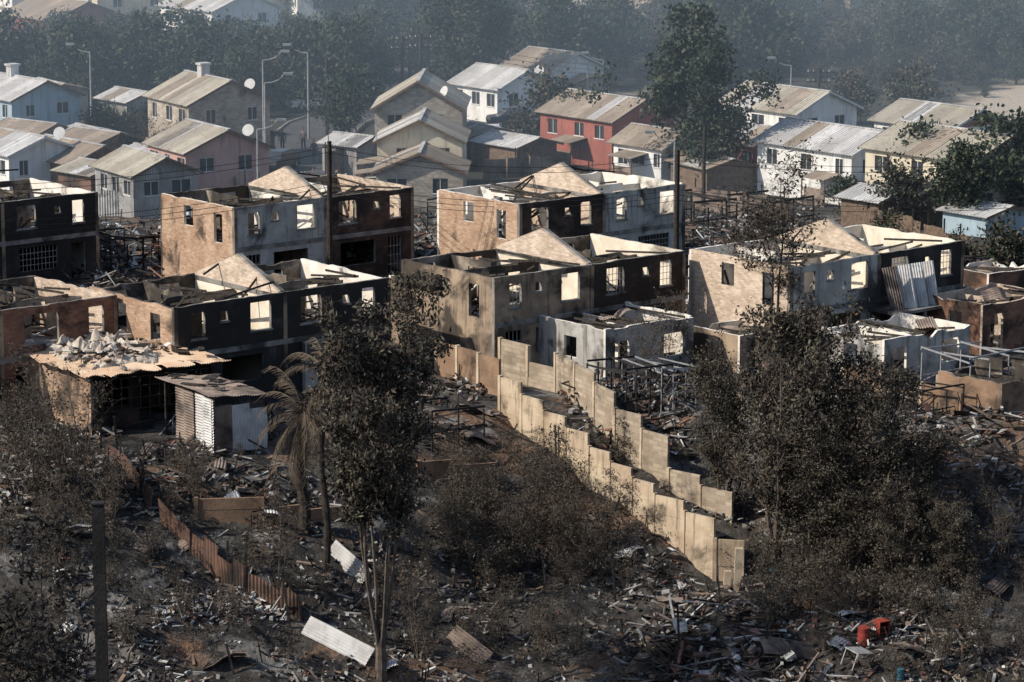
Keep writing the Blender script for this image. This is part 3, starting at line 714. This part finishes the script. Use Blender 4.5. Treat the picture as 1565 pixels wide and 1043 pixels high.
# ---------------------------------------------------------------- poles, lamps, wires
def lamp(px,py,ytop,side=1):
    P=G(px,py); d=(Vector((0,0,CAMH))-P).length; H=(py-ytop)/F*d*1.0; mb=MB()
    mb.tube([Vector((0,0,-.2)),Vector((0,0,H*.5)),Vector((0,0,H-.7))],[.10,.08,.055],8)
    pts=[Vector((side*1.3*math.sin(a),0,H-.7+.7*(1-math.cos(a))*1.0)) for a in (0,.4,.8,1.2,1.5)]
    mb.tube(pts,[.05,.045,.04,.035,.03],6)
    mb.box(Matrix.Translation((side*1.6,0,H-.04)),.65,.24,.14,1); mb.box(Matrix.Translation((side*1.65,0,H-.13)),.45,.18,.05,2)
    mb.obj('street_lamp',['steel','steel','frame'],None,Matrix.Translation(P))
lamp(404,262,78,1); lamp(407,300,112,1); lamp(472,215,68,-1); lamp(140,185,68,-1); lamp(1208,185,88,-1); lamp(922,150,80,-1); lamp(395,320,182,1)
lamp(898,160,85,-1); lamp(1030,335,200,-1)
def pole(px,py,ytop,cross=True,r=.13,m='bark'):
    P=G(px,py); d=(Vector((0,0,CAMH))-P).length; H=(py-ytop)/F*d; mb=MB()
    mb.tube([Vector((0,0,-.3)),Vector((0,0,H/2)),Vector((.03,0,H))],[r*1.15,r,r*.8],8)
    if cross:
        for k in(.35,1.1):
            mb.box(Matrix.Translation((0,.1,H-k)),1.9,.1,.1)
            for x in(-.85,-.4,.4,.85): mb.tube([Vector((x,.1,H-k+.04)),Vector((x,.1,H-k+.22))],[.04,.03],6,1)
    mb.obj('utility_pole',[m,'frame'],None,Matrix.Translation(P)); return P+Vector((0,0,H))
t1=pole(505,440,215,False,.15); t2=pole(1033,432,228,False,.15)
q1=pole(615,165,55,True,.15,'bark'); q2=pole(643,168,52,True,.15,'bark'); q3=pole(500,212,90,False,.13,'bark')
pole(95,110,20,True,.14,'bark'); pole(348,105,35,True,.14,'bark'); q4=pole(1250,180,105,True,.13,'bark'); q5=pole(1075,330,190,False,.12,'bark'); pole(560,100,30,True,.14,'bark')
w=MB()
def wire(a,b,sag=.8,r=.018):
    pts=[a.lerp(b,i/14)-Vector((0,0,sag*4*(i/14)*(1-i/14))) for i in range(15)]
    w.tube(pts,[r]*15,4)
for k in(.3,.6,2.2,2.5,2.8):
    wire(t1-Vector((0,0,k)),t2-Vector((0,0,k)),.9); wire(t1-Vector((0,0,k)),t1-Vector((24,14,k)),.8); wire(t2-Vector((0,0,k)),t2+Vector((26,2,-k)),.8)
for k in(.2,.6,1.0):
    z=Vector((0,0,k)); wire(q1-z,q3-z,.7); wire(q2-z,q4-z,1.2); wire(q3-z,t1-z,.9)
w.obj('power_lines',['black'])
mb=MB(); zt=CAMH-37*math.tan(PITCH+math.atan((770-521.5)/F)); zg=h(-5.0,37)
mb.abox(-.07,.07,-.055,.055,-.3,zt-zg); mb.abox(-.082,.082,-.07,.07,zt-zg,zt-zg+.02); mb.obj('fence_post',['black'],None,Matrix.Translation((-4.92,37,zg)))
pm=MB()
for px,py,H in((655,900,2.2),(720,880,1.8),(372,905,2.4),(850,700,1.5),(942,920,1.8),(885,700,1.3),(1185,760,1.5),(1480,870,1.6),(1105,930,1.4),(1560,800,1.6),(445,960,2),(182,700,1.8),(1040,1020,2.6),(1170,1010,2.2),(835,900,1.2),(360,1030,1.2)):
    p=G(px,py); pm.beam(p-Vector((0,0,.3)),p+Vector((U(-.35,.35),0,H)),.09,.09)
pm.obj('burnt_fence_posts',['char'])
mb=MB(); mb.beam((0,0,-.4),(.1,0,1.9),.35,.3); mb.beam((-.4,.1,-.3),(-.35,.1,.9),.3,.3); mb.obj('broken_gate_post',['panel'],None,Matrix.Translation(G(1125,905)))
# ---------------------------------------------------------------- trees
def tree_mesh(name,seed,H,r0,CR,cb,nprim,nsec,leafper,ls,stems=1,spread=.2,up=.6,clump=.3,droop=0,prof=lambda t:math.sin(math.pi*min(1,.15+t*.85))**.6,mats=('bark','lb1','lb2','lb3'),twig=3,aspect=2.2,lw=(3,4,3),gap=.25,trunk=0,rs_=.6):
    rs=random.Random(seed); R=rs.uniform; mb=MB(); tips=[]
    if trunk: mb.tube([Vector((0,0,-.4)),Vector((.02,0,trunk*.5)),Vector((0,0,trunk))],[r0*1.15,r0*.95,r0*.8],9)
    for s in range(stems):
        az=2*math.pi*s/stems+R(-.5,.5); hs=H*R(.72,1) if s else H
        lean=Vector((math.cos(az),math.sin(az),0))*spread*(1 if stems>1 else .3)*H*R(.4,1)
        pts=[];n=9
        for i in range(n+1):
            t=i/n; wob=Vector((noise.noise(Vector((t*2.5,seed,s))),noise.noise(Vector((t*2.5,s,seed+5))),0))*.07*H*t
            pts.append(Vector((lean.x*t**.7,lean.y*t**.7,trunk*.7+(hs-trunk*.7)*t-.3*(i==0)))+wob)
        rr=[r0*(1 if stems==1 else rs_)*(1-.88*(i/n)**.8)*(1.3 if i==0 else 1) for i in range(n+1)]
        mb.tube(pts,rr,7)
        for k in range(nprim):
            t=cb+(1-cb)*((k+R(0,1))/nprim); f=t*n; i=min(n-1,int(f)); p=pts[i].lerp(pts[i+1],f-i); r=rr[i]*.45
            az=R(0,6.283); L=CR*prof((t-cb)/(1-cb))*R(.4,1.25); d=Vector((math.cos(az),math.sin(az),up*R(.5,1.5))).normalized()
            bp=[p]
            for q in range(4):
                d=(d+Vector((R(-.2,.2),R(-.2,.2),R(-.1,.2)-droop*q*.25))).normalized(); bp.append(bp[-1]+d*L/4)
            mb.tube(bp,[r,r*.75,r*.5,r*.35,r*.15],4)
            bare=R(0,1)<gap
            for m in range(nsec):
                tt=R(.25,1)*4; j=min(3,int(tt)); sp=bp[j].lerp(bp[j+1],tt-j)
                dd=(d*.5+Vector((R(-1,1),R(-1,1),R(-.4,.8)-droop))).normalized(); L2=L*R(.2,.42)+.15
                e1=sp+dd*L2*.5+Vector((0,0,R(-.05,.08))); e2=e1+(dd+Vector((R(-.4,.4),R(-.4,.4),R(-.2,.3)-droop*.6))).normalized()*L2*.5
                mb.tube([sp,e1,e2],[r*.3,r*.2,r*.08+.003],3)
                for w_ in range(twig):
                    q=e1.lerp(e2,R(0,1)); q2=q+Vector((R(-1,1),R(-1,1),R(-.5,.9)-droop)).normalized()*L2*R(.3,.6)
                    mb.tube([q,q2],[r*.12+.004,.004],3)
                    if not bare: tips.append(q2)
                if not bare: tips.append(e2)
    if leafper>0 and tips:
        rn=np.random.RandomState(seed); T_=np.array([tuple(t) for t in tips]); k=len(T_)
        cnt=rn.poisson(leafper*rn.choice([.1,.8,2.1],k)); ids=np.repeat(np.arange(k),cnt); N=len(ids)
        C=T_[ids]+rn.normal(0,clump,(N,3))*np.array([1,1,.8]); C[:,2]-=droop*.3*np.abs(rn.normal(0,1,N))
        a=rn.normal(0,1,(N,3)); a[:,2]-=droop*1.5; a/=np.linalg.norm(a,axis=1)[:,None]; b=np.cross(a,rn.normal(0,1,(N,3))); b/=np.linalg.norm(b,axis=1)[:,None]
        sz=ls*rn.uniform(.6,1.4,(N,1)); a=a*sz*aspect/2; b=b*sz/2
        Vq=np.stack([C-a,C+b,C+a,C-b],1).reshape(-1,3); base=len(mb.v)
        cm=rn.choice([1,2,3],k,p=np.array(lw)/sum(lw))[ids]; rnd=rn.rand(N)<.25; cm[rnd]=rn.choice([1,2,3],rnd.sum())
        mb.v+=[tuple(x) for x in Vq.tolist()]
        mb.f+=[(base+4*i,base+4*i+1,base+4*i+2,base+4*i+3) for i in range(N)]; mb.m+=cm.tolist()
    return mb.mesh(name,mats)
def put(name,me,P,rot=0,s=1,parent=None,sz=None):
    o=bpy.data.objects.new(name,me); link(o,parent); o.location=P; o.rotation_euler=(0,0,rot); o.scale=(s,s,sz or s); return o
me=tree_mesh('eucalyptus',11,16.0,.24,2.0,.40,22,8,5.6,.085,stems=7,spread=.125,up=.9,clump=.2,droop=.5,prof=lambda t:(.3+.9*t if t<.55 else 1.0-.72*(t-.55)/.45),mats=('barkg','lb1','lb2','lb3'),lw=(5,4,2),aspect=2.8,trunk=1.6,rs_=.36,gap=.25)
put('scorched_eucalyptus_tree',me,G(582,1035))
broad=[tree_mesh('broad%d'%i,5+i,9.2,.24,3.1,.15,17,8,8.0,.09,stems=4,spread=.26,up=.7,clump=.24,mats=('barkg','lb1','lb2','lb3'),lw=(5,4,2.5),aspect=2.3,gap=.3) for i in range(2)]
for k,(px,py,r,s,sz) in enumerate(((1185,850,0,.95,1.12),(1335,855,1.3,.85,.85),(1105,780,2.2,.62,.72),(1262,795,3.0,.78,.95),(1410,835,4,.6,.55),(1245,870,5,.62,.6),(1300,885,1,.55,.5),(1370,905,2,.5,.5),(1455,905,3,.42,.42))): put('scorched_broadleaf_tree',broad[k%2],G(px,py),r,s,None,sz)
me2=tree_mesh('broadb',15,4.4,.10,1.5,.1,13,8,1.1,.07,stems=4,spread=.35,up=.8,clump=.18,mats=('barkg','lb1','lb2','lb3'),lw=(4,4,1))
for px,py,r,s in((790,870,0,.75),(870,850,1,.75),(820,790,2,.7),(740,800,3,.55),(60,760,3,.9),(110,770,.4,.8),(300,760,2,.4),(830,1010,4,.6),(1440,860,1,.7),(1500,800,1,.5),(900,880,4,.5),(1500,1010,2,.6),(1440,1020,3,.5),(30,700,1,.7),(760,980,2,.45)): put('scorched_small_tree',me2,G(px,py),r,s)
bare=tree_mesh('bare',21,9.3,.17,2.5,.5,20,10,1.0,.09,stems=2,spread=.05,up=.7,clump=.12,prof=lambda t:.6+.9*t*(1.25-t)*1.6,twig=6)
put('burnt_bare_tree',bare,G(1172,560)+Vector((.3,0,0)))
bare2=tree_mesh('bare2',23,4.2,.07,1.4,.25,14,7,.25,.07,stems=3,spread=.2,up=1.1,clump=.1,twig=4,mats=('barkg','lb1','lb2','lb3'))
for px,py,r,s in((1010,590,0,.95),(425,905,1,.9),(60,690,2,1),(130,700,3,.9),(280,275,0,1.1),(240,285,2,1.1),(980,600,3,.7),(170,810,3,.8),(640,1010,4,.9),(880,1000,1,.7),(300,780,4,.7),(90,860,1,.8),(1530,860,2,.7),(1290,870,2,.7),(700,760,2,.6)): put('burnt_bare_tree',bare2,G(px,py),r,s)
me=tree_mesh('near',31,6.3,.04,.95,.3,30,7,1.5,.045,stems=4,spread=.08,up=.5,clump=.07,twig=3,mats=('black','lb1','lb1','lb1'),gap=.1)
zg=h(-6.2,40); put('burnt_sapling',me,Vector((-6.25,40,zg)),0,1)
eprof=lambda t:.6+.75*math.sin(math.pi*t)**.8 if t<.8 else .95-2.4*(t-.8)
bgA=[tree_mesh('bgeuc%d'%i,41+i*7,11,.3,3.0,.10,28,7,13,.19,stems=1,up=.7,clump=.5,droop=.2,prof=eprof,mats=('barkg','lg1','lg2','lg3'),lw=(5,4,2),aspect=1.8,gap=.2) for i in range(2)]
put('eucalyptus_tree',bgA[0],G(1042,285),0,1.0); put('eucalyptus_tree',bgA[1],G(1095,292),2,.82); put('eucalyptus_tree',bgA[1],G(698,168),1,.9); put('eucalyptus_tree',bgA[0],G(742,162),3,.9)
bgB=tree_mesh('bground',43,6.0,.25,3.0,.15,16,7,6,.20,stems=2,spread=.2,up=.5,clump=.45,mats=('bark','lg1','lg2','lg3'),lw=(6,3,1),aspect=1.8)
bgC=tree_mesh('bground2',44,4.6,.2,2.6,.1,14,7,3.5,.19,stems=3,spread=.3,up=.4,clump=.42,mats=('bark','lg1','lb2','lb3'),lw=(5,3,2),aspect=1.8)
for px,py,me,s in((850,228,bgC,1.1),(870,240,bgB,.7),(1130,150,bgB,1.3),(1170,145,bgB,1.2),(850,135,bgB,1.2),(1385,205,bgC,1.0),(1300,190,bgC,.8),(1420,335,bgB,.9),(1380,350,bgC,.8),(1500,330,bgB,.6),(1300,345,bgB,.45),(1560,345,bgB,1.0),(1465,355,bgB,.8),(1545,440,bgC,.7),(1470,430,bgC,.5),(530,215,bgB,.8),(800,225,bgC,.5),(1360,260,bgC,.5),(690,225,bgC,.5),(445,165,bgB,.9),(360,180,bgB,.8),(1350,395,bgC,.5)):
    put('garden_tree',me,G(px,py),U(0,6),s)
mass=empty('distant_tree_mass')
def tm(px,py,s,me=None): put('tree_crown',me or random.choice([bgB,bgB,bgC]),G(px,py),U(0,6),s,mass)
for k in range(32): tm(-20+k*19+U(-8,8),152+U(-12,20) ,U(.7,1.1))
for k in range(22): tm(80+k*30+U(-15,15),120+U(-10,10),U(.5,.95))
for k in range(12): tm(-20+k*62+U(-25,25),88+U(-8,8),U(.35,.7))
for k in range(10): tm(480+k*32,45+U(-20,20),U(.6,1.1),bgB)
for k in range(8): tm(150+k*60+U(-20,20),20+U(-8,8),U(.7,1.3),bgB)
for k in range(70): tm(U(980,1600),U(40,130),U(.4,1.0),random.choice([bgB,bgC]))
for k in range(130): tm(U(780,1600),U(0,150),U(.2,.55),bgC)
for k in range(12): tm(U(840,1180),U(90,150),U(.7,1.1))
for k in range(6): tm(150+k*26,215+U(-5,5),.45)
sh=[tree_mesh('shrub%d'%k,60+k,1.2,.025,.6,.05,8,5,1.0,.05,stems=3,spread=.4,up=.9,clump=.1,mats=('barkg','lb1','lb2','lb3'),twig=2,lw=(4,3,1)) for k in range(3)]
bush=empty('burnt_shrubs')
for _ in range(200):
    px,py=U(-20,1590),U(700,1060)
    if 1000<px<1260 and py>900: continue
    put('shrub',random.choice(sh),G(px,py),U(0,6),U(.35,1.1),bush)
for _ in range(70): put('shrub',random.choice(sh),G(U(680,960),U(690,900)),U(0,6),U(.6,1.3),bush)
for _ in range(60): put('shrub',random.choice(sh),G(U(1150,1500),U(860,970)),U(0,6),U(.7,1.4),bush)
for _ in range(30): put('shrub',random.choice(sh),G(U(-10,180),U(620,850)),U(0,6),U(.6,1.2),bush)
# palms
def palm(px,py,H,seed,nf=40,r=.24):
    rs=random.Random(seed); R=rs.uniform; P=G(px,py); mb=MB()
    pts=[Vector((.12*math.sin(i*.5),.05*i/10,H*i/16-.2)) for i in range(17)]
    mb.tube(pts,[r+(.04 if i%2 else 0)-.004*i for i in range(17)],10,0)
    for k in range(nf):
        az=R(0,6.28); el=R(-1.1,1.3); L=R(2.1,3.1); d=Vector((math.cos(az)*math.cos(el),math.sin(az)*math.cos(el),math.sin(el))); p=pts[-1].copy(); line=[p.copy()]
        for i in range(9):
            d=(d+Vector((0,0,-.11-.02*i))).normalized(); p=p+d*L/9; line.append(p.copy())
        mb.tube(line,[.035*(1-i/11) for i in range(10)],3,1)
        for i in range(1,10):
            for q in range(4):
                c=line[i-1].lerp(line[i],q/4); dd=(line[i]-line[i-1]).normalized(); sdv=dd.cross(Vector((0,0,1)))
                sdv=sdv.normalized() if sdv.length>.01 else Vector((1,0,0))
                for sgn in(-1,1):
                    if R(0,1)<.2: continue
                    tip=c+(sdv*sgn*.6+dd*.7+Vector((0,0,-.3-R(0,.4)))).normalized()*R(.28,.5)
                    wv=dd*.022; mb.quad(c-wv,c+wv,tip+wv*.3,tip-wv*.3,1)
    mb.obj('burnt_palm_tree',['bark','frond'],None,Matrix.Translation(P))
palm(462,812,5.2,3); palm(497,868,8.4,5,18,.15); palm(950,1048,.6,7,18)
# ---------------------------------------------------------------- cars and people
def car(px,py,rot,m):
    P=G(px,py); e=empty('parked_car',Matrix.Translation(P+Vector((0,0,.1)))@Matrix.Rotation(rot,4,'Z'))
    prof=[(-2.05,.35),(-2.1,.65),(-2.0,.9),(-1.25,.98),(-.65,1.42),(.9,1.45),(1.55,1.0),(2.0,.92),(2.08,.6),(2.05,.35)]
    mb=MB(); W=.83
    n=len(prof)
    def yw(z): return W if z<1.1 else W-.14
    for s in(-1,1):
        for x,z in prof: mb.v.append((x,s*yw(z),z))
    for i in range(n-1): mb.f.append((i,i+1,n+i+1,n+i)); mb.m.append(1 if i in(3,5) else 0)
    mb.f.append(tuple(range(n-1,-1,-1))); mb.f.append(tuple(range(n,2*n))); mb.m+=[0,0]
    mb.abox(-2,2,-W+.02,W-.02,.25,.34,2)
    for s in(-1,1):
        a=[(-1.05,1.04),(-.6,1.36),(.85,1.38),(1.35,1.06)]
        q=[Vector((x,s*(W+.012 if z<1.1 else W-.10),z)) for x,z in a]; mb.quad(*q,1)
    mb.obj('body',[m,'glass','tyre'],e)
    wm=MB()
    for x in(-1.3,1.3):
        for s in(-1,1):
            wm.tube([Vector((x,s*.70,.32)),Vector((x,s*.87,.32))],[.32,.32],16,0); wm.tube([Vector((x,s*.86,.32)),Vector((x,s*.885,.32))],[.18,.17],12,1)
    wm.obj('wheels',['tyre','steel'],e)
car(785,196,.2,'car1'); car(425,262,1.2,'car1'); car(478,170,.4,'car2'); car(745,222,0,'car2'); car(830,212,.3,'car1')
def person(px,py,rot,shirt,ph):
    P=G(px,py); e=empty('person',Matrix.Translation(P+Vector((0,0,.12)))@Matrix.Rotation(rot,4,'Z'))
    v=[];ed=[];r=[]
    def a(p,rad,par=None):
        v.append(p); r.append(rad); 
        if par is not None: ed.append((par,len(v)-1))
        return len(v)-1
    pel=a((0,0,.95),.15); w=a((0,.0,1.12),.135,pel); c=a((0,0,1.34),.16,w); nk=a((0,0,1.50),.06,c); hd=a((0,.01,1.58),.085,nk); h2=a((0,.02,1.68),.10,hd); a((0,.01,1.77),.06,h2)
    for s in(-1,1):
        hp=a((s*.1,0,.88),.10,pel); kn=a((s*.11,s*ph*.5+.03,.48),.065,hp); an=a((s*.11,s*ph-.05,.09),.042,kn); a((s*.12,s*ph+.12,.04),.035,an)
        sh_=a((s*.19,0,1.40),.07,c); el=a((s*.24,-s*ph*.5-.02,1.12),.045,sh_); wr=a((s*.24,-s*ph+.08,.88),.03,el); pm_=a((s*.24,-s*ph+.1,.82),.034,wr)
        for k in range(4): 
            f1=a((s*.24,-s*ph+.075+k*.018,.765),.009,pm_); a((s*.235,-s*ph+.085+k*.018,.735-.006*(k%2)),.008,f1)
        a((s*.22,-s*ph+.15,.80),.010,pm_)
    me=bpy.data.meshes.new('figure'); me.from_pydata(v,ed,[]); o=bpy.data.objects.new('figure',me); link(o,e)
    sk=o.modifiers.new('skin','SKIN'); 
    for i,x in enumerate(me.skin_vertices[0].data): x.radius=(r[i],r[i]); x.use_root=(i==0)
    sb=o.modifiers.new('sub','SUBSURF'); sb.levels=1; sb.render_levels=1
    m,nt,b=newmat('clothed_figure'); tc=nt.nodes.new('ShaderNodeTexCoord'); sp=nt.nodes.new('ShaderNodeSeparateXYZ'); nt.links.new(tc.outputs['Object'],sp.inputs[0])
    dv=nt.nodes.new('ShaderNodeMath'); dv.operation='DIVIDE'; dv.inputs[1].default_value=1.8; nt.links.new(sp.outputs['Z'],dv.inputs[0])
    cr=nt.nodes.new('ShaderNodeValToRGB'); cr.color_ramp.interpolation='CONSTANT'; nt.links.new(dv.outputs[0],cr.inputs[0]); nt.links.new(cr.outputs[0],b.inputs['Base Color'])
    st=[(0,(.02,.02,.02)),(.05,(.03,.035,.06)),(.53,shirt),(.83,(.35,.2,.14)),(.93,(.02,.015,.01))]
    cr.color_ramp.elements[0].position=0; cr.color_ramp.elements[0].color=(*st[0][1],1); cr.color_ramp.elements[1].position=.05; cr.color_ramp.elements[1].color=(*st[1][1],1)
    for p_,c_ in st[2:]: x=cr.color_ramp.elements.new(p_); x.color=(*c_,1)
    me.materials.append(m)
person(432,235,.3,(.05,.06,.09),.16); person(464,233,2.8,(.10,.09,.09),.05); person(480,252,.6,(.04,.05,.10),.2)
# ---------------------------------------------------------------- haze, world, sun, camera
def haze(name,y0,y1,z1,dens,col):
    m=bpy.data.materials.new(name); m.use_nodes=True; nt=m.node_tree; nt.nodes.clear(); o=nt.nodes.new('ShaderNodeOutputMaterial'); s=nt.nodes.new('ShaderNodeVolumeScatter')
    s.inputs['Density'].default_value=dens; s.inputs['Color'].default_value=(*col,1); s.inputs['Anisotropy'].default_value=.0; nt.links.new(s.outputs[0],o.inputs['Volume'])
    M[name]=m; mb=MB(); mb.abox(-260,260,y0,y1,-60,z1); mb.obj(name,[name])
haze('smoke_haze',186,620,30,.0023,(.66,.84,1.0))
SE,ax,ay=math.radians(38),-.96,-.27
w=bpy.data.worlds.new('World'); scene.world=w; w.use_nodes=True; nt=w.node_tree
sk=nt.nodes.new('ShaderNodeTexSky'); sk.sky_type='NISHITA'; sk.sun_disc=False; sk.sun_elevation=SE; sk.sun_rotation=math.atan2(ax,ay)
bg=nt.nodes['Background']; bg.inputs['Strength'].default_value=.15; nt.links.new(sk.outputs[0],bg.inputs['Color'])
L=bpy.data.lights.new('sun','SUN'); L.energy=5.0; L.angle=math.radians(.6); L.color=(1,.93,.82); o=bpy.data.objects.new('sun',L); link(o)
D=Vector((ax*math.cos(SE),ay*math.cos(SE),math.sin(SE))); o.rotation_euler=D.to_track_quat('Z','Y').to_euler()
cam=bpy.data.cameras.new('camera'); cam.sensor_width=36; cam.lens=36*F/1565; cam.clip_start=1; cam.clip_end=5000
o=bpy.data.objects.new('camera',cam); link(o); o.location=(0,0,CAMH); o.rotation_euler=(math.pi/2-PITCH,0,0); scene.camera=o
print('verts',sum(len(m.vertices) for m in bpy.data.meshes))
